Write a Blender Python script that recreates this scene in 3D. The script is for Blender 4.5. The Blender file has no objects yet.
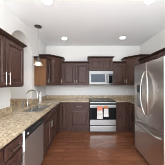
import bpy, bmesh, math, random
from mathutils import Vector, Matrix
random.seed(7)
PI = math.pi
scene = bpy.context.scene
COL = scene.collection

# ---------------------------------------------------------------- camera, world, exposure
F = 108.0                                   # focal length in pixels of the 165 px frame
cam_d = bpy.data.cameras.new('camera')
cam = bpy.data.objects.new('camera', cam_d); COL.objects.link(cam)
cam.location = (0, 0, 1.42); cam.rotation_euler = (PI/2, 0, 0)
cam_d.sensor_fit = 'HORIZONTAL'; cam_d.sensor_width = 36.0; cam_d.lens = 36.0*F/165.0
cam_d.shift_x = -1.5/165; cam_d.shift_y = 1.5/165
cam_d.clip_start = 0.05
scene.camera = cam

world = bpy.data.worlds.new('daylight_and_fill'); scene.world = world; world.use_nodes = True
WN, WL = world.node_tree.nodes, world.node_tree.links
bg = WN['Background']; bg.inputs[1].default_value = 1.0
tc = WN.new('ShaderNodeTexCoord'); sp = WN.new('ShaderNodeSeparateXYZ'); WL.new(tc.outputs['Generated'], sp.inputs[0])
ad = WN.new('ShaderNodeMath'); ad.operation = 'MULTIPLY_ADD'; ad.inputs[1].default_value = .5; ad.inputs[2].default_value = .5; WL.new(sp.outputs['Z'], ad.inputs[0])
wr = WN.new('ShaderNodeValToRGB'); WL.new(ad.outputs[0], wr.inputs[0])
GROUND_FILL, HORIZON, SKY = 11.6, 2.4, 7.8   # invented ceiling fill from below, horizon band, sky; room rear left open
we = wr.color_ramp.elements
for _ in range(2): we.new(.5)
for el, p, k, c in zip(we, (.30, .44, .52, .60), (GROUND_FILL, HORIZON, HORIZON, SKY), ((.91, .975, 1.03), (.91, .97, 1.02), (.91, .97, 1.02), (.87, .95, 1.07))):
    el.position = p; el.color = (c[0]*k/GROUND_FILL, c[1]*k/GROUND_FILL, c[2]*k/GROUND_FILL, 1)
bg.inputs[1].default_value = GROUND_FILL
WL.new(wr.outputs[0], bg.inputs[0])
LAMP_E = 40.0                               # emission of the recessed ceiling lamps
vs = scene.view_settings
vs.view_transform = 'Standard'; vs.look = 'None'; vs.gamma = 1.0; vs.use_curve_mapping = False
vs.exposure = 0.26
scene.cycles.filter_width = 0.85; scene.cycles.max_bounces = 10; scene.cycles.diffuse_bounces = 6
scene.cycles.sample_clamp_indirect = 8.0

# ---------------------------------------------------------------- materials
def lin(c):
    return tuple(((v/255)/12.92 if v/255 <= .04045 else ((v/255+.055)/1.055)**2.4) for v in c) + (1,)
def mat(name, rgb, rough=.5, metal=0.0, spec=.5):
    m = bpy.data.materials.new(name); m.use_nodes = True
    b = m.node_tree.nodes['Principled BSDF']
    b.inputs['Base Color'].default_value = lin(rgb)
    b.inputs['Roughness'].default_value = rough; b.inputs['Metallic'].default_value = metal
    b.inputs['Specular IOR Level'].default_value = spec
    return m
def nodes(m): return m.node_tree.nodes, m.node_tree.links, m.node_tree.nodes['Principled BSDF']
def ramp(m, stops):
    n = m.node_tree.nodes.new('ShaderNodeValToRGB'); e = n.color_ramp.elements
    while len(e) < len(stops): e.new(.5)
    for el, (p, c) in zip(e, stops): el.position = p; el.color = lin(c)
    return n
def coords(m, scale=(1,1,1), rot=(0,0,0)):
    N, L, _ = nodes(m)
    t = N.new('ShaderNodeTexCoord'); mp = N.new('ShaderNodeMapping')
    mp.inputs['Scale'].default_value = scale; mp.inputs['Rotation'].default_value = rot
    L.new(t.outputs['Object'], mp.inputs['Vector']); return mp
def noise(m, mp, scale, detail=4, rough=.6):
    N, L, _ = nodes(m); n = N.new('ShaderNodeTexNoise')
    n.inputs['Scale'].default_value = scale; n.inputs['Detail'].default_value = detail; n.inputs['Roughness'].default_value = rough
    L.new(mp.outputs[0], n.inputs['Vector']); return n

def wood(name, dark, light, rough=.42):
    m = mat(name, dark, rough, 0, .35); N, L, B = nodes(m)
    mp = coords(m, (9, 9, 0.9)); n = noise(m, mp, 5, 6, .65)
    r = ramp(m, [(.3, dark), (.7, light)]); L.new(n.outputs[0], r.inputs[0]); L.new(r.outputs[0], B.inputs['Base Color'])
    bp = N.new('ShaderNodeBump'); bp.inputs['Strength'].default_value = .08; L.new(n.outputs[0], bp.inputs['Height']); L.new(bp.outputs[0], B.inputs['Normal'])
    return m
WOOD = wood('stained_wood', (50, 32, 26), (92, 63, 53))
TRIMWOOD_SHADED = wood('shaded_trim_wood', (38, 24, 20), (62, 41, 34))  # cabinet wood darkened so the crowns carry painted-in shade
def granite():
    m = mat('granite', (190, 168, 135), .18); N, L, B = nodes(m)
    mp = coords(m)
    n1 = noise(m, mp, 30, 6, .8); n2 = noise(m, mp, 11, 5, .75)
    v = N.new('ShaderNodeTexVoronoi'); v.inputs['Scale'].default_value = 60; L.new(mp.outputs[0], v.inputs['Vector'])
    r1 = ramp(m, [(.38, (58, 46, 34)), (.46, (144, 122, 92)), (.54, (194, 173, 140)), (.64, (228, 214, 190))]); L.new(n1.outputs[0], r1.inputs[0])
    r2 = ramp(m, [(.42, (146, 118, 86)), (.58, (210, 192, 162))]); L.new(n2.outputs[0], r2.inputs[0])
    r3 = ramp(m, [(.0, (78, 62, 48)), (.5, (190, 168, 136)), (1, (222, 206, 182))]); L.new(v.outputs['Color'], r3.inputs[0])
    a = N.new('ShaderNodeMix'); a.data_type = 'RGBA'; a.inputs[0].default_value = .4
    L.new(r1.outputs[0], a.inputs[6]); L.new(r2.outputs[0], a.inputs[7])
    b = N.new('ShaderNodeMix'); b.data_type = 'RGBA'; b.inputs[0].default_value = .3
    L.new(a.outputs[2], b.inputs[6]); L.new(r3.outputs[0], b.inputs[7]); L.new(b.outputs[2], B.inputs['Base Color'])
    return m
GRANITE = granite()
def steel(name, rgb, rough=.3, scale=(2, 2, 30)):
    m = mat(name, rgb, rough, 1.0); N, L, B = nodes(m)
    mp = coords(m, scale); n = noise(m, mp, 6, 3, .5)
    mr = N.new('ShaderNodeMapRange'); mr.inputs[3].default_value = rough-.02; mr.inputs[4].default_value = rough+.03
    L.new(n.outputs[0], mr.inputs[0]); L.new(mr.outputs[0], B.inputs['Roughness'])
    return m
STEEL = steel('brushed_steel', (222, 217, 210), .30)
STEEL_B = steel('satin_steel', (222, 220, 216), .28)
STEEL_H = steel('handle_steel', (186, 182, 177), .32)
STEEL_R = steel('range_steel', (168, 165, 161), .36)
STEEL_A = steel('appliance_steel', (134, 132, 129), .36)
STEEL_D = steel('washer_steel', (176, 168, 160), .34); STEEL_D.node_tree.nodes['Principled BSDF'].inputs['Metallic'].default_value = .75
STEEL_S = steel('sink_steel', (184, 179, 172), .3)
STEEL_F = steel('faucet_steel', (196, 191, 183), .25)
NICKEL = mat('satin_nickel', (188, 180, 168), .3, 1.0)
CHROME = mat('chrome', (205, 203, 200), .14, 1.0)
BLACK = mat('black_glass', (10, 10, 11), .14, 0, .09)
BLACKP = mat('black_plastic', (24, 24, 26), .35)
GREY = mat('grey_enamel', (110, 108, 106), .45)
WALL = mat('wall_paint', (228, 226, 222), .75)
CEIL = mat('ceiling_paint', (240, 240, 239), .85)
def add_fine_bump(m, scale, s):
    N, L, B = nodes(m); mp = coords(m); n = noise(m, mp, scale, 3, .6)
    bp = N.new('ShaderNodeBump'); bp.inputs['Strength'].default_value = s; bp.inputs['Distance'].default_value = .01
    L.new(n.outputs[0], bp.inputs['Height']); L.new(bp.outputs[0], B.inputs['Normal'])
add_fine_bump(CEIL, 40, .12); add_fine_bump(WALL, 60, .06)
WHITE = mat('white_gloss', (238, 237, 233), .3)
TRIM = mat('white_metal', (236, 234, 230), .4)
def floor_mat():
    m = mat('hardwood_planks', (120, 72, 48), .22); N, L, B = nodes(m)
    mp = coords(m, (1, 1, 1), (0, 0, 0))
    br = N.new('ShaderNodeTexBrick'); L.new(mp.outputs[0], br.inputs['Vector'])
    br.inputs['Scale'].default_value = 1.0; br.inputs['Brick Width'].default_value = 1.1; br.inputs['Row Height'].default_value = .125
    br.inputs['Mortar Size'].default_value = .0035; br.inputs['Mortar Smooth'].default_value = .1; br.offset = .37
    br.inputs['Color1'].default_value = lin((126, 78, 53)); br.inputs['Color2'].default_value = lin((146, 92, 65)); br.inputs['Mortar'].default_value = lin((96, 57, 38))
    mp2 = coords(m, (1.2, 14, 1)); n = noise(m, mp2, 4, 6, .65)
    r = ramp(m, [(.25, (150, 150, 150)), (.75, (255, 255, 255))]); L.new(n.outputs[0], r.inputs[0])
    x = N.new('ShaderNodeMix'); x.data_type = 'RGBA'; x.blend_type = 'MULTIPLY'; x.inputs[0].default_value = .8
    L.new(br.outputs[0], x.inputs[6]); L.new(r.outputs[0], x.inputs[7]); L.new(x.outputs[2], B.inputs['Base Color'])
    bp = N.new('ShaderNodeBump'); bp.inputs['Strength'].default_value = .15; bp.inputs['Distance'].default_value = .004
    inv = N.new('ShaderNodeMath'); inv.operation = 'SUBTRACT'; inv.inputs[0].default_value = 1; L.new(br.outputs['Fac'], inv.inputs[1])
    L.new(inv.outputs[0], bp.inputs['Height']); L.new(bp.outputs[0], B.inputs['Normal'])
    return m
FLOOR = floor_mat()
def emis(name, rgb, e):
    m = mat(name, rgb, .5); b = m.node_tree.nodes['Principled BSDF']
    b.inputs['Emission Color'].default_value = lin(rgb); b.inputs['Emission Strength'].default_value = e
    return m
LAMP = emis('lamp_glow', (250, 250, 250), LAMP_E)
BULB = emis('bulb_glow', (255, 236, 210), 45)
FROST = mat('frosted_glass', (206, 204, 198), .3)
FROST.node_tree.nodes['Principled BSDF'].inputs['Transmission Weight'].default_value = .75
CLEARD = mat('smoked_glass', (72, 80, 92), .3, 0, .3)

# ---------------------------------------------------------------- mesh helpers
def obj(name, bm, m, parent=None, smooth=False, loc=None, rot=None):
    bmesh.ops.recalc_face_normals(bm, faces=bm.faces[:])
    me = bpy.data.meshes.new(name); bm.to_mesh(me); bm.free()
    if smooth:
        for p in me.polygons: p.use_smooth = True
        me.set_sharp_from_angle(angle=math.radians(38))
    for mm in (m if isinstance(m, (list, tuple)) else [m]): me.materials.append(mm)
    o = bpy.data.objects.new(name, me); COL.objects.link(o)
    if parent: o.parent = parent
    if loc: o.location = loc
    if rot: o.rotation_euler = rot
    return o
def thing(name, label, cat, loc=(0,0,0), rz=0, group=None):
    o = bpy.data.objects.new(name, None); COL.objects.link(o)
    o.empty_display_size = .1
    o.location = loc; o.rotation_euler = (0, 0, rz)
    return tag(o, label, cat, group)
def tag(o, label, cat, group=None):
    o['label'] = label; o['category'] = cat
    if group: o['group'] = group
    return o
def struct(name, bm, m, label=None):
    o = obj(name, bm, m); o['kind'] = 'structure'; o['category'] = name.split('_')[0]
    o['label'] = label or name.replace('_', ' ')
    return o
def NB(): return bmesh.new()
def box(bm, x0, x1, y0, y1, z0, z1, bev=0, mi=0):
    r = bmesh.ops.create_cube(bm, size=1.0)
    for v in r['verts']:
        v.co = Vector((x0+(v.co.x+.5)*(x1-x0), y0+(v.co.y+.5)*(y1-y0), z0+(v.co.z+.5)*(z1-z0)))
    fs = set(f for v in r['verts'] for f in v.link_faces)
    for f in fs: f.material_index = mi
    if bev:
        es = list(set(e for v in r['verts'] for e in v.link_edges))
        bmesh.ops.bevel(bm, geom=es, offset=bev, segments=2, affect='EDGES', profile=.6)
    return bm
def bx(*a, **k): return box(NB(), *a, **k)
def tube(bm, pts, r, n=12, cap=True):
    pts = [Vector(p) for p in pts]; rs = r if isinstance(r, (list, tuple)) else [r]*len(pts)
    rings = []; prev = None
    for i, p in enumerate(pts):
        t = ((pts[min(i+1, len(pts)-1)]-p).normalized() + (p-pts[max(i-1, 0)]).normalized())
        t = t.normalized()
        if prev is None:
            a = t.orthogonal().normalized()
        else:
            a = (prev - t*prev.dot(t)).normalized()
        prev = a; b = t.cross(a)
        rings.append([bm.verts.new(p + (a*math.cos(2*PI*k/n)+b*math.sin(2*PI*k/n))*rs[i]) for k in range(n)])
    for u, v in zip(rings, rings[1:]):
        for k in range(n): bm.faces.new((u[k], u[(k+1)%n], v[(k+1)%n], v[k]))
    if cap:
        bm.faces.new(rings[0]); bm.faces.new(rings[-1])
    return bm
def lathe(bm, prof, c=(0,0,0), n=24, closed_ends=True):
    rings = []
    for r, z in prof:
        rings.append([bm.verts.new((c[0]+max(r, 1e-4)*math.cos(2*PI*k/n), c[1]+max(r, 1e-4)*math.sin(2*PI*k/n), c[2]+z)) for k in range(n)])
    for u, v in zip(rings, rings[1:]):
        for k in range(n): bm.faces.new((u[k], u[(k+1)%n], v[(k+1)%n], v[k]))
    if closed_ends:
        bm.faces.new(rings[0]); bm.faces.new(rings[-1])
    return bm
def prism(bm, pts, z0, z1):
    a = [bm.verts.new((x, y, z0)) for x, y in pts]; b = [bm.verts.new((x, y, z1)) for x, y in pts]
    n = len(pts)
    for i in range(n): bm.faces.new((a[i], a[(i+1)%n], b[(i+1)%n], b[i]))
    bm.faces.new(a); bm.faces.new(b); return bm
def rings_panel(bm, x0, x1, z0, z1, steps, x_axis=True):
    """a panel facing -Y built of rectangles: steps = [(inset, y), ...]; first ring is the closed back"""
    R = []
    for ins, y in steps:
        R.append([bm.verts.new(p) for p in ((x0+ins, y, z0+ins), (x1-ins, y, z0+ins), (x1-ins, y, z1-ins), (x0+ins, y, z1-ins))])
    for u, v in zip(R, R[1:]):
        for k in range(4): bm.faces.new((u[k], u[(k+1)%4], v[(k+1)%4], v[k]))
    bm.faces.new(R[0]); bm.faces.new(R[-1]); return bm
def sweep(bm, path, prof, flip=1):
    """sweep a closed (out, z) profile along an open polyline in xy; out is to the right of travel * flip"""
    P = [Vector(p) for p in path]; n = len(P); rings = []
    for i, p in enumerate(P):
        ds = []
        if i > 0: ds.append((P[i]-P[i-1]).normalized())
        if i < n-1: ds.append((P[i+1]-P[i]).normalized())
        ns = [Vector((d.y, -d.x))*flip for d in ds]
        m = sum(ns, Vector((0, 0))).normalized(); k = 1/max(.3, m.dot(ns[0]))
        rings.append([bm.verts.new((p.x+m.x*k*o, p.y+m.y*k*o, z)) for o, z in prof])
    q = len(prof)
    for u, v in zip(rings, rings[1:]):
        for k in range(q): bm.faces.new((u[k], u[(k+1)%q], v[(k+1)%q], v[k]))
    bm.faces.new(rings[0]); bm.faces.new(rings[-1]); return bm
def grid_slab(bm, xs, ys, inside, z0, z1):
    nx, ny = len(xs)-1, len(ys)-1; V = {}
    def v(i, j, z):
        k = (i, j, z)
        if k not in V: V[k] = bm.verts.new((xs[i], ys[j], z))
        return V[k]
    f = lambda i, j: 0 <= i < nx and 0 <= j < ny and inside((xs[i]+xs[i+1])/2, (ys[j]+ys[j+1])/2)
    for i in range(nx):
        for j in range(ny):
            if not f(i, j): continue
            for z in (z0, z1): bm.faces.new((v(i,j,z), v(i+1,j,z), v(i+1,j+1,z), v(i,j+1,z)))
            for (di, dj, a, b) in ((-1,0,(i,j),(i,j+1)), (1,0,(i+1,j),(i+1,j+1)), (0,-1,(i,j),(i+1,j)), (0,1,(i,j+1),(i+1,j+1))):
                if not f(i+di, j+dj): bm.faces.new((v(*a,z0), v(*b,z0), v(*b,z1), v(*a,z1)))
    return bm

# ---------------------------------------------------------------- room
H = 2.77; YB = 3.82; XL = -1.33; XR = 1.97; YF = -0.9
ARCH0, ARCH1, SPRING = 1.94, 2.74, 2.14; NICHE = -1.85
struct('floor', bx(-2.2, 2.2, YF-1.1, YB+.2, -.1, 0), FLOOR, 'reddish brown hardwood plank floor')
struct('ceiling', bx(-2.2, 2.2, YF, YB+.2, H, H+.12), CEIL, 'pale grey painted ceiling with recessed lights')
struct('wall_back', bx(-2.2, 2.2, YB, YB+.2, 0, H), WALL, 'off white wall behind the range')
struct('wall_right', bx(XR, XR+.2, YF, YB, 0, H), WALL, 'off white wall behind the refrigerator')
def left_wall():
    bm = NB(); r = (ARCH1-ARCH0)/2; yc = (ARCH0+ARCH1)/2; zb = .884
    hole = [(ARCH0, zb)] + [(yc-r*math.cos(PI*k/28), SPRING+r*math.sin(PI*k/28)) for k in range(29)] + [(ARCH1, zb)]
    outer = [(YF, 0), (YB, 0), (YB, H), (YF, H)]
    vo = [bm.verts.new((XL, y, z)) for y, z in outer]; vh = [bm.verts.new((XL, y, z)) for y, z in hole]
    es = [bm.edges.new((vo[i], vo[(i+1)%4])) for i in range(4)] + [bm.edges.new((vh[i], vh[(i+1)%len(vh)])) for i in range(len(vh))]
    bmesh.ops.triangle_fill(bm, edges=es, use_beauty=True)
    vb = [bm.verts.new((NICHE, y, z)) for y, z in hole]
    for i in range(len(vh)): bm.faces.new((vh[i], vh[(i+1)%len(vh)], vb[(i+1)%len(vh)], vb[i]))
    bm.faces.new(vb)
    w = [bm.verts.new((-2.2, y, z)) for y, z in outer]
    for i in range(4): bm.faces.new((vo[i], vo[(i+1)%4], w[(i+1)%4], w[i]))
    bm.faces.new(w); return bm
struct('wall_left', left_wall(), WALL, 'off white wall with an arched recess over the sink')

# ---------------------------------------------------------------- cabinets
def handle_bm(L=.14, vertical=True, r=.006, out=.032):
    bm = NB(); a = L/2
    P = (lambda t, o: (0, -o, t)) if vertical else (lambda t, o: (t, -o, 0))
    tube(bm, [P(-a, out), P(a, out)], r, 10)
    for t in (-a+.02, a-.02): tube(bm, [P(t, 0), P(t, out)], r*.8, 8)
    return bm
T = .024
def door(parent, x0, x1, z0, z1, handle=None, name='door', loc=None, rot=None, hz=None, y=0, st=.050, hl=.12):
    """five piece raised panel door facing local -Y; handle = 'l', 'r', 'c' (drawer) or None"""
    g = .006; x0 += g; x1 -= g; z0 += g; z1 -= g
    st = min(st, (x1-x0)*.20, (z1-z0)*.27)
    steps = [(0, y), (0, y-T+.003), (.003, y-T), (st, y-T), (st+.006, y-T+.015), (st+.022, y-T+.015)]
    if min(x1-x0, z1-z0)-2*st > .1: steps += [(st+.048, y-T+.002)]
    else: steps += [(st+.034, y-T+.008)]
    o = obj(name, rings_panel(NB(), x0, x1, z0, z1, steps), WOOD, parent, loc=loc, rot=rot)
    if handle:
        if handle == 'c':
            hp = ((x0+x1)/2, y-T, (z0+z1)/2); hb = handle_bm(hl, False)
        else:
            hx = x0+.03 if handle == 'l' else x1-.03
            hp = (hx, y-T, hz if hz is not None else z0+.11); hb = handle_bm(hl, True)
        obj('handle', hb, NICKEL, o, True, loc=hp)
    return o
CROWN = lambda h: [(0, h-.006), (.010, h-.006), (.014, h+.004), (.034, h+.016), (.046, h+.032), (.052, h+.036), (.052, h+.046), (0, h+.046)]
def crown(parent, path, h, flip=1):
    return obj('crown', sweep(NB(), path, CROWN(h), flip), TRIMWOOD_SHADED, parent)
def wall_cab(label, loc, rz, w, d, z0, z1, doors, ends='', rail=True, group=None, hz=None, hl=.085):
    """w along local x, front on local y = 0 facing -Y, back at y = d"""
    t = thing('wall_cabinet', label, 'cabinet', (loc[0], loc[1], z0), rz, group)
    h = z1-z0
    b = NB(); box(b, 0, w, 0, d, 0, h, .002)
    obj('body', b, WOOD, t)
    for (a, c, hd) in doors: door(t, a, c, .012, h-.012, hd, hz=hz, hl=hl)
    path = [(0, 0), (w, 0)]
    if 'l' in ends: path = [(0, d)] + path
    if 'r' in ends: path = path + [(w, d)]
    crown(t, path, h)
    return t
ZB = 1.375; ZS = 2.102; ZT = 2.244
G = .002
UD = .305      # wall cabinet carcass depth

def diag_cab(label, side):
    """tall diagonal corner cabinet; side -1 left corner, +1 right corner"""
    cx = XL+G if side < 0 else XR-G; s = -side
    t = thing('corner_wall_cabinet', label, 'cabinet', (cx, YB-G, ZB)); h = ZT-ZB; D = UD
    A = .612
    pts = [(0, 0), (0, -A), (s*D, -A), (s*A, -D), (s*A, 0)]
    bm = prism(NB(), pts, 0, h); obj('body', bm, WOOD, t)
    L = math.hypot(A-D, A-D)
    if side < 0: o0, rz = (s*D, -A), PI/4
    else: o0, rz = (s*A, -D), -PI/4
    door(t, .018, L-.018, .012, h-.012, 'r' if side < 0 else 'l', loc=(o0[0], o0[1], 0), rot=(0, 0, rz))
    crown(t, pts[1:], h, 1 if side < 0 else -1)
    return t
# near cabinet of the left wall: two doors, end panel towards the arch
LZT = 2.027
def lw(y0): return (XL+G+UD, y0)            # left wall: local x runs along +Y
wall_cab('dark wall cabinet with two doors on the left wall nearest the camera', lw(.965), PI/2, .835, UD, ZB, LZT,
         [(.004, .417, 'r'), (.417, .831, 'l')], 'r', hz=.115, hl=.16)
ec = wall_cab('short single door wall cabinet on the left wall between pendant and corner', lw(2.888), PI/2, .316, UD, ZB, ZS, [(.004, .312, 'l')], 'l')
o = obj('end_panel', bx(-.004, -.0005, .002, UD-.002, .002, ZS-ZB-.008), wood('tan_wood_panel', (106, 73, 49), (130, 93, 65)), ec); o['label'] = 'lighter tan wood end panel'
diag_cab('tall diagonal corner wall cabinet in the left back corner', -1)
XC = XL+G+.612+.004
wall_cab('short two door wall cabinet on the back wall left of the microwave', (XC, YB-G-UD), 0, .160-XC, UD, ZB, ZS,
         [(.004, (.160-XC)/2, 'r'), ((.160-XC)/2, .156-XC, 'l')])
RX0, RX1 = .166, .926
t = wall_cab('raised two door wall cabinet on the back wall directly over the microwave', (RX0, YB-G-UD-.02), 0, .76, UD+.02, 1.838, 2.257,
         [(.004, .38, None), (.38, .756, None)], 'lr')
XD = XR-G-.612-.004
wall_cab('short single door wall cabinet on the back wall right of the microwave', (.932, YB-G-UD), 0, XD-.932, UD, ZB, ZS, [(.004, XD-.936, 'r')])
diag_cab('tall diagonal corner wall cabinet in the right back corner', 1)
def rw(y): return (XR-G-UD, y)              # right wall: local x runs along -Y
wall_cab('wall cabinet on the right wall rising behind the far corner of the refrigerator', rw(3.202), -PI/2, .80, UD, ZB, ZS, [(.004, .40, 'r'), (.40, .796, 'l')])
wall_cab('shallow wall cabinet on the right wall above the refrigerator', rw(2.398), -PI/2, .92, UD, 1.86, ZS, [(.004, .46, None), (.46, .916, None)])

# base cabinets -----------------------------------------------------------
BT = .884
def base_cab(label, loc, rz, w, d, layout):
    t = thing('base_cabinet', label, 'cabinet', (loc[0], loc[1], 0), rz)
    b = NB(); box(b, 0, w, 0, d, .1, BT, .0015); box(b, .0, w, .055, d, 0, .1)
    obj('body', b, WOOD, t)
    for l in layout:
        kind, a, c, z0, z1, hd = l
        door(t, a, c, z0, z1, hd, 'drawer' if kind == 'd' else 'door', hz=z1-.12, hl=.15)
    return t
LX = -.738; LD = LX-(XL+G)
base_cab('base cabinet at the left frame edge under the near end of the counter', (LX, .50), PI/2, .465, LD, [('d', .004, .461, .70, .845, 'c'), ('o', .004, .461, .12, .69, 'r')])
base_cab('narrow base cabinet with drawer over door on the near side of the dishwasher', (LX, .97), PI/2, .302, LD, [('d', .006, .296, .70, .845, 'c'), ('o', .006, .296, .12, .69, 'r')])
t = thing('base_cabinet', 'two door sink base cabinet on the far side of the dishwasher', 'cabinet', (LX, 1.89, 0), PI/2)
w = .86
b = NB(); box(b, 0, w, 0, .02, .1, BT); box(b, 0, .018, .02, LD, .1, BT); box(b, w-.018, w, .02, LD, .1, BT); box(b, .018, w-.018, .02, LD, .1, .118); box(b, 0, w, .055, .075, 0, .1); box(b, .018, w-.018, LD-.012, LD, .118, BT)
obj('body', b, WOOD, t)
for a, c, hd in ((.006, .43, 'r'), (.43, .854, 'l')):
    door(t, a, c, .70, .845, None, 'false_drawer_front'); door(t, a, c, .12, .69, hd, hz=.57)
def lcorner(label, side):
    """L shaped corner base cabinet with a door on each arm"""
    s = -side; cx = XL+G if side < 0 else XR-G
    t = thing('corner_base_cabinet', label, 'cabinet', (cx, YB-G, 0))
    fx = abs((LX if side < 0 else RFX)-cx)              # depth of the side arm
    fy = YB-G-BFY                                       # depth of the back arm
    ax = (abs(-.475-cx) if side < 0 else abs(.957-cx)); ay = YB-G-(2.754 if side < 0 else 2.874)
    P = lambda u, v: (s*u, -v)
    b = prism(NB(), [P(0,0), P(0,ay), P(fx,ay), P(fx,fy), P(ax,fy), P(ax,0)], .1, BT)
    k = .055; prism(b, [P(0,0), P(0,ay), P(fx-k,ay), P(fx-k,fy-k), P(ax,fy-k), P(ax,0)], 0, .1)
    obj('body', b, WOOD, t)
    # back arm door faces -Y
    x0, x1 = sorted((s*(fx+.024), s*(ax-(.03 if side < 0 else .13))))
    door(t, x0, x1, .12, .845, None, loc=(0, -fy, 0))
    # side arm door
    L = ay-fy-.026
    if side < 0: door(t, .006, L, .12, .845, None, loc=(s*fx, -ay, 0), rot=(0, 0, PI/2))
    else: door(t, .0, L-.006, .12, .845, None, loc=(s*fx, -fy-.024, 0), rot=(0, 0, -PI/2))
    return t
BFY = 3.205; RFX = 1.365
lcorner('corner base cabinet in the left back corner under the granite counter', -1)
w = .160+.47
base_cab('base cabinet with drawer over door on the left side of the range', (-.47, BFY), 0, w, YB-G-BFY, [('d', .03, w-.008, .705, .845, 'c'), ('o', .03, w-.008, .12, .69, 'r')])
lcorner('dark corner base cabinet in the right back corner beside the range', 1)
base_cab('three drawer base cabinet between the refrigerator and the right back corner', (RFX, 2.868), -PI/2, .465, XR-G-RFX,
         [('d', .006, .459, .67, .845, 'c'), ('d', .006, .459, .40, .66, 'c'), ('d', .006, .459, .12, .39, 'c')])

# ---------------------------------------------------------------- countertops
CZ0, CZ1 = .886, .91
CF = -.685; CB = 3.165
SK = dict(x0=-1.17, x1=-.79, y0=1.99, ym0=2.345, ym1=2.375, y1=2.73)
t = thing('countertop', 'long L shaped speckled beige granite counter with the sink cut out', 'countertop', (XL, .5, CZ0))
def inL(x, y):
    if SK['x0'] < x < SK['x1'] and SK['y0'] < y < SK['y1']: return False
    if x < XL+.004: return x > NICHE+.004 and ARCH0+.004 < y < ARCH1-.004
    if y > CB: return x < .160
    return x < CF
xs = [NICHE+.004, XL+.004, SK['x0'], SK['x1'], CF, .160]; ys = [.5, ARCH0+.004, SK['y0'], ARCH1-.004, SK['y1'], CB, YB-G]
o = obj('slab', grid_slab(NB(), xs, ys, inL, CZ0, CZ1), GRANITE, t); o.matrix_parent_inverse = Matrix.Translation(-t.location)
def splash(x0, x1, y0, y1, z1=1.02, par=None):
    o = obj('backsplash', bx(x0, x1, y0, y1, CZ1+.0005, z1, bev=.002), GRANITE, par); o.matrix_parent_inverse = Matrix.Translation(-par.location)
splash(XL+G, XL+.022, .5, ARCH0-.002, 1.02, t)
splash(XL+G, XL+.022, ARCH1+.002, YB-.024, 1.02, t)
splash(NICHE+.006, XL+.02, ARCH1-.024, ARCH1-.004, 1.05, t)
splash(NICHE+.006, NICHE+.026, ARCH0+.026, ARCH1-.026, 1.05, t)
splash(NICHE+.006, XL+.02, ARCH0+.004, ARCH0+.024, 1.05, t)
splash(XL+G, .160, YB-.022, YB-G, 1.02, t)
t2 = thing('countertop', 'granite counter to the right of the range turning behind the refrigerator', 'countertop', (XR, YB, CZ0))
inR = lambda x, y: (y > CB) or x > 1.325
o = obj('slab', grid_slab(NB(), [.932, 1.325, XR-G], [2.40, CB, YB-G], inR, CZ0, CZ1), GRANITE, t2); o.matrix_parent_inverse = Matrix.Translation(-t2.location)
splash(.932, XR-G, YB-.022, YB-G, 1.02, t2); splash(XR-.022, XR-G, 2.40, YB-.024, 1.02, t2)
o = obj('backsplash', bx(.162, .930, YB-.022, YB-G, .925, 1.02, bev=.002), GRANITE); tag(o, 'granite backsplash strip on the wall behind the range', 'backsplash')

# ---------------------------------------------------------------- sink, faucet, bottles
t = thing('kitchen_sink', 'stainless steel double bowl sink set in the granite counter', 'sink', (-.98, 2.36, .701))
def bowl(x0, x1, y0, y1, z0, z1, r=.04, th=.0):
    bm = NB(); R = []
    def rr(ins, z, rad):
        pts = []
        a0, a1, b0, b1 = x0+ins, x1-ins, y0+ins, y1-ins
        for (cx, cy, s) in ((a1-rad, b1-rad, 0), (a0+rad, b1-rad, PI/2), (a0+rad, b0+rad, PI), (a1-rad, b0+rad, 3*PI/2)):
            for k in range(6): pts.append((cx+rad*math.cos(s+PI/2*k/5), cy+rad*math.sin(s+PI/2*k/5), z))
        return [bm.verts.new(p) for p in pts]
    for ins, z, rad in ((-.012, z1, r+.012), (0, z1, r), (.004, z0+.03, r), (.012, z0+.008, r), (.03, z0, r*.6)): R.append(rr(ins, z, rad))
    R2 = [rr(-.012, z1-.004, r+.012), rr(-.004, z1-.004, r), rr(.0, z0+.02, r), rr(.02, z0-.006, r)]
    n = len(R[0])
    for seq in (R, R2):
        for u, v in zip(seq, seq[1:]):
            for k in range(n): bm.faces.new((u[k], u[(k+1)%n], v[(k+1)%n], v[k]))
    bm.faces.new(R[-1]); bm.faces.new(R2[-1])
    for k in range(n): bm.faces.new((R[0][k], R[0][(k+1)%n], R2[0][(k+1)%n], R2[0][k]))
    return bm
for y0, y1 in ((SK['y0']+.014, SK['ym0']-.0), (SK['ym1']+.0, SK['y1']-.014)):
    o = obj('bowl', bowl(SK['x0']+.014+.98, SK['x1']-.014+.98, y0-2.36, y1-2.36, .0, .1845), STEEL_S, t, True)
    dr = NB(); lathe(dr, [(.0, .004), (.03, .003), (.042, .006), (.045, .001), (.0, .0)], (0, (y0+y1)/2-2.36, .0005), 20, False)
    obj('drain', dr, CHROME, o, True)
bm = bx(SK['x0']+.014+.98, SK['x1']-.014+.98, SK['ym0']-2.36+.0122, SK['ym1']-2.36-.0122, .05, .18)
obj('divider', bm, STEEL_S, t)

FX, FY = -1.27, 2.42
t = thing('faucet', 'brushed gooseneck faucet with pull down head behind the sink', 'faucet', (FX, FY, CZ1+.0005))
obj('base', lathe(NB(), [(.030, 0), (.030, .008), (.022, .016), (.021, .10), (.016, .115)], n=20), STEEL_F, t, True)
pts = [(0, 0, .11), (0, 0, .27)] + [(.115-.115*math.cos(a*PI/12), 0, .27+.105*math.sin(a*PI/12)) for a in range(1, 12)] + [(.23, 0, .265)]
obj('neck', tube(NB(), pts, .0135, 14), STEEL_F, t, True)
obj('spray_head', tube(NB(), [(.23, 0, .268), (.232, 0, .24), (.233, 0, .19), (.233, 0, .175)], [.0145, .019, .021, .018], 16), STEEL_F, t, True)
obj('lever', tube(NB(), [(0, -.02, .07), (0, -.045, .075), (.0, -.105, .13)], [.011, .010, .006], 10), STEEL_F, t, True)
t = thing('soap_dispenser', 'dark metal soap dispenser on the near side of the faucet', 'soap dispenser', (-1.285, 2.29, CZ1+.0005))
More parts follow.
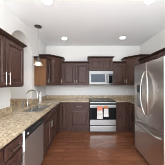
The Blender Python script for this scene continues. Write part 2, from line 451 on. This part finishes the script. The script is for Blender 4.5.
obj('body', lathe(NB(), [(.022, 0), (.022, .006), (.015, .012), (.015, .10), (.008, .105), (.008, .135)], n=16), GREY, t, True)
obj('spout', tube(NB(), [(0, 0, .13), (0, 0, .145), (.03, 0, .15), (.07, 0, .14)], [.010, .010, .007, .005], 10), GREY, t, True)
t = thing('bottle', 'tall white bottle standing on the counter at the far end of the sink', 'bottle', (-1.235, 3.04, CZ1+.0005))
obj('body', lathe(NB(), [(.034, 0), (.037, .005), (.037, .20), (.032, .222), (.014, .235), (.014, .25)], n=20), WHITE, t, True)
obj('cap', lathe(NB(), [(.017, .25), (.017, .285), (.012, .29)], n=16), WHITE, t, True)

# ---------------------------------------------------------------- dishwasher
t = thing('dishwasher', 'stainless dishwasher with black control strip under the left counter', 'dishwasher', (LX, 1.281, 0), PI/2)
w = .604
b = NB(); box(b, .004, w-.004, .0, .57, .10, .878); box(b, .004, w-.004, .05, .57, .0, .10)
obj('body', b, GREY, t)
dr = obj('door', bx(.012, w-.004, -.032, -.001, .105, .748, bev=.005), STEEL_D, t)
cp = obj('control_panel', bx(.012, w-.004, -.034, -.001, .752, .876, bev=.005), BLACKP, t)
b = NB(); lathe(b, [(.013, 0), (.013, .003)], n=16)
bd = obj('badge', b, WHITE, cp, loc=(.075, -.0345, .80), rot=(PI/2, 0, 0))
for k in range(5):
    obj('button', bx(.20+k*.05, .232+k*.05, -.0365, -.0343, .80, .812, bev=.001), GREY, cp)
obj('display', bx(.47, .55, -.0355, -.0343, .785, .825), mat('dark_teal_display', (40, 62, 60), .1), cp)
obj('side_trim', bx(.0, .010, -.034, -.001, .02, .862, bev=.002), TRIM, t)

# ---------------------------------------------------------------- range
t = thing('kitchen_range', 'stainless slide in range with black glass oven door on the back wall', 'range', (RX0+.001, 3.11, 0)); w = .758
b = NB(); box(b, .002, w-.002, .03, .675, .05, .895); box(b, .03, w-.03, .08, .64, .0, .05)
obj('body', b, BLACKP, t)
ck = obj('cooktop', bx(0, w, .002, .682, .897, .920, bev=.004), BLACK, t)
for (x, y, r) in ((.19, .19, .085), (.57, .19, .11), (.19, .49, .105), (.57, .49, .08)):
    b = NB(); lathe(b, [(r-.004, 0), (r, 0), (r, .0008), (r-.004, .0008), (r-.004, 0)], (x, y, .9202), 32, False); o = obj('burner_ring', b, GREY, ck)
cp = obj('control_panel', bx(.002, w-.002, -.012, .029, .872, .895, bev=.004), STEEL_R, t)
obj('vent_panel', bx(.004, w-.004, -.006, .029, .815, .871, bev=.003), BLACKP, t)
dr = obj('oven_door', bx(.003, w-.003, -.012, .029, .235, .812, bev=.006), STEEL_R, t)
obj('window', bx(.008, w-.008, -.0155, -.0118, .395, .742, bev=.003), BLACK, dr)
b = NB(); tube(b, [(.05, -.058, .775), (w-.05, -.058, .775)], .014, 12)
for x in (.075, w-.075): tube(b, [(x, -.01, .775), (x, -.058, .775)], .009, 10)
obj('handle', b, STEEL_R, dr, True)
dw = obj('drawer', bx(.003, w-.003, -.010, .029, .055, .214, bev=.005), STEEL_R, t)
obj('handle', bx(.09, w-.09, -.020, -.0095, .186, .200, bev=.003), STEEL_R, dw)
HY, HZ = 3.11-.058, .775
def towel(label, x0, x1, top_len, total, m_top, m_bot, bands):
    """a towel folded over the oven door handle, its top in another fabric"""
    t = thing('dish_towel', label, 'towel', ((x0+x1)/2, HY, HZ), 0, None); hw = (x1-x0)/2
    def strip(za, zb, front, hw0, hw1, th=.004, n=10, m=10):
        bm = NB(); F0, B0 = [], []
        for j in range(m+1):
            u = j/m; z = za+(zb-za)*u; h = hw0+(hw1-hw0)*u; rf, rb = [], []
            for i in range(n+1):
                x = -h+2*h*i/n; y = front-.003*math.sin(i*1.9+u*1.5)*u
                rf.append(bm.verts.new((x, y-th/2, z))); rb.append(bm.verts.new((x, y+th/2, z)))
            F0.append(rf); B0.append(rb)
        for j in range(m):
            for i in range(n):
                bm.faces.new((F0[j][i], F0[j][i+1], F0[j+1][i+1], F0[j+1][i])); bm.faces.new((B0[j][i], B0[j][i+1], B0[j+1][i+1], B0[j+1][i]))
            for i in (0, n): bm.faces.new((F0[j][i], F0[j+1][i], B0[j+1][i], B0[j][i]))
        for i in range(n):
            for j in (0, m): bm.faces.new((F0[j][i], F0[j][i+1], B0[j][i+1], B0[j][i]))
        return bm
    R = .019
    # top: loop over the bar
    bm = NB(); A = []
    prof = [(-R, -top_len)] + [(-R*math.cos(a*PI/8), R*math.sin(a*PI/8)) for a in range(9)] + [(R, -.09)]
    th = .004
    prof2 = [(-R-th, -top_len)] + [(-(R+th)*math.cos(a*PI/8), (R+th)*math.sin(a*PI/8)) for a in range(9)] + [(R+th, -.09)]
    for x in (-hw*.9, hw*.9):
        A.append([bm.verts.new((x, y, z)) for y, z in prof] + [bm.verts.new((x, y, z)) for y, z in reversed(prof2)])
    n = len(A[0])
    for k in range(n): bm.faces.new((A[0][k], A[0][(k+1)%n], A[1][(k+1)%n], A[1][k]))
    for r in A:
        for k in range(len(prof)-1): bm.faces.new((r[k], r[k+1], r[n-2-k], r[n-1-k]))
    obj('towel_top', bm, m_top, t, True)
    cl = obj('cloth', strip(-top_len+.006, -total, -R-th/2, hw*.92, hw), m_bot, t, True)
    for (za, zb, mm) in bands:
        obj('stripe', strip(za, zb, -R-th/2-.0035, hw*.80, hw*.80, .003, 10, 3), mm, cl)
    return t
SALMON = mat('salmon_knit', (204, 128, 104), .9); add_fine_bump(SALMON, 220, .5)
RUST = mat('rust_knit', (178, 112, 78), .9); add_fine_bump(RUST, 220, .5)
TCL = mat('white_terry', (212, 207, 200), .95); add_fine_bump(TCL, 300, .4)
GBAND = mat('grey_print', (186, 176, 168), .95)
towel('salmon topped white towel hanging on the oven handle, the longer left one', .365, .525, .105, .330, SALMON, TCL, [(-.165, -.18, GBAND), (-.205, -.22, GBAND)])
towel('rust topped white towel hanging on the oven handle, the shorter right one', .553, .688, .055, .275, RUST, TCL, [(-.10, -.115, GBAND)])

# ---------------------------------------------------------------- microwave
t = thing('microwave', 'stainless over the range microwave hung between dark wall cabinets', 'microwave', (RX0+.002, YB-G-.385, 1.405)); w = .756; h = .428
b = bx(0, w, .025, .383, 0, h, bev=.003); obj('body', b, GREY, t)
obj('vent_grille', bx(.0, w, -.004, .024, h-.062, h, bev=.004), STEEL_A, t)
d = obj('door', bx(.0, .592, -.010, .024, .003, h-.066, bev=.005), STEEL_A, t)
obj('window', bx(.055, .50, -.0135, -.0098, .07, h-.10, bev=.003), CLEARD, d)
b = NB(); tube(b, [(.562, -.045, .04), (.562, -.045, h-.09)], .011, 12)
for z in (.065, h-.115): tube(b, [(.562, -.009, z), (.562, -.045, z)], .008, 8)
obj('handle', b, STEEL_A, d, True)
c = obj('control_panel', bx(.596, w, -.010, .024, .003, h-.066, bev=.005), STEEL_A, t)
obj('keypad', bx(.612, w-.016, -.0128, -.0098, .03, h-.09, bev=.002), BLACK, c)
obj('display', bx(.625, w-.03, -.0138, -.0129, h-.145, h-.105), CLEARD, c)

# ---------------------------------------------------------------- refrigerator
FX0 = 1.10; RY0, RY1 = 1.478, 2.352; FH = 1.80
t = thing('refrigerator', 'large stainless french door refrigerator at the right side', 'refrigerator', (FX0, RY1, 0), -PI/2); w = RY1-RY0
# local: x along -Y (0 = far edge), front faces local -Y (world -X)
b = NB(); box(b, .004, w-.004, .065, .82, .03, FH-.02, .004); box(b, .02, w-.02, .10, .80, 0, .03)
obj('body', b, GREY, t)
m = w/2
def fr_door(x0, x1, z0, z1, hole=None):
    bm = NB()
    if not hole: return box(bm, x0, x1, 0, .062, z0, z1, .010)
    hx0, hx1, hz0, hz1 = hole
    box(bm, x0, hx0, 0, .062, z0, z1); box(bm, hx1, x1, 0, .062, z0, z1); box(bm, hx0, hx1, 0, .062, z0, hz0); box(bm, hx0, hx1, 0, .062, hz1, z1)
    box(bm, hx0, hx1, .05, .062, hz0, hz1)
    return bm
HOLE = (.10, .30, .96, 1.40)
d1 = obj('door', fr_door(.002, m-.002, .715, FH, HOLE), STEEL, t)
ds = obj('dispenser', bx(HOLE[0]+.003, HOLE[1]-.003, -.004, .02, 1.25, HOLE[3]-.003, bev=.003), BLACKP, d1)
b = NB(); box(b, HOLE[0]+.001, HOLE[1]-.001, .044, .0498, HOLE[2]+.001, 1.249); box(b, HOLE[0]+.001, HOLE[1]-.001, -.004, .044, HOLE[2]+.001, HOLE[2]+.02)
obj('dispenser_tray', b, GREY, d1)
d2 = obj('door', fr_door(m+.002, w-.002, .715, FH), STEEL, t)
fz = obj('freezer_drawer', fr_door(.002, w-.002, .06, .708), STEEL, t)
obj('kick_grille', bx(.01, w-.01, .03, .09, .012, .055), BLACKP, t)
obj('hinge_cover', bx(.01, .12, .02, .2, FH+.001, FH+.02, bev=.004), GREY, t); obj('hinge_cover', bx(w-.12, w-.01, .02, .2, FH+.001, FH+.02, bev=.004), GREY, t)
def bow(x, amp, z0, z1):
    P = []
    for k in range(17):
        u = k/16; q = math.sin(PI*u)**.7 if 0 < u < 1 else 0
        P.append((x+amp*q, -.012-.040*min(1, q*1.2), z0+(z1-z0)*u))
    return tube(NB(), P, .013, 12)
obj('handle', bow(m-.028, -.06, .88, 1.64), STEEL_H, d1, True); obj('handle', bow(m+.028, .11, .88, 1.64), STEEL_H, d2, True)
b = NB(); P = []
for k in range(17):
    u = k/16; P.append((.07+(w-.14)*u, -.004-.055*min(1, 3*math.sin(PI*u)), .63))
tube(b, P, .016, 12); obj('handle', b, STEEL_H, fz, True)

# ---------------------------------------------------------------- lamps
for i, (x, y, lab) in enumerate(((-.585, 3.20, 'small round recessed ceiling light over the left back corner of the floor'), (1.125, 3.15, 'small round recessed ceiling light near the right back corner'),
                    (-.60, 1.76, 'larger round recessed ceiling light at the top left of the picture'), (1.06, 1.74, 'larger round recessed ceiling light above the refrigerator at the top edge'))):
    t = thing('ceiling_light', lab, 'ceiling light', (x, y, H-.0005))
    obj('trim_ring', lathe(NB(), [(.068, -.001), (.072, -.006), (.090, -.004), (.092, 0), (.068, 0)], n=32, closed_ends=False), TRIM, t, True)
    obj('diffuser', lathe(NB(), [(.0, -.003), (.0675, -.003), (.0675, -.0008), (.0, -.0008)], n=32, closed_ends=False), LAMP, t)
t = thing('pendant_lamp', 'pendant lamp with a bell shade hanging over the sink', 'pendant lamp', (-1.075, 2.53, H-.001))
obj('canopy', lathe(NB(), [(.082, 0), (.082, -.012), (.06, -.024), (.012, -.03)], n=28), mat('dark_nickel', (120, 114, 106), .35, 1.0), t, True)
SH = -.875
obj('rod', tube(NB(), [(0, 0, -.025), (0, 0, SH+.16)], .006, 10), NICKEL, t, True)
so = obj('socket', lathe(NB(), [(.008, SH+.17), (.022, SH+.16), (.034, SH+.125), (.052, SH+.085), (.076, SH+.028), (.072, SH+.027), (.03, SH+.09)], n=24), bpy.data.materials['dark_nickel'], t, True)
prof = [(.072, SH+.0275), (.080, SH+.012), (.092, SH-.008), (.104, SH-.03)]
obj('shade', lathe(NB(), prof+[(r-.004, z-.002) for r, z in reversed(prof)], n=32, closed_ends=False), FROST, t, True)
obj('bulb', lathe(NB(), [(.012, SH+.064), (.014, SH+.045), (.032, SH+.015), (.036, SH-.005), (.026, SH-.026), (.0, SH-.034)], n=20, closed_ends=False), BULB, so, True)

# outlet on the back wall right of the range
t = thing('wall_outlet', 'small white electrical outlet on the back wall right of the range', 'outlet', (1.53, YB, 1.14))
obj('plate', bx(-.036, .036, -.006, -.0005, -.058, .058, bev=.002), WHITE, t)
for z in (-.022, .022): obj('socket', bx(-.016, .016, -.008, -.0061, z-.013, z+.013, bev=.001), TRIM, t)
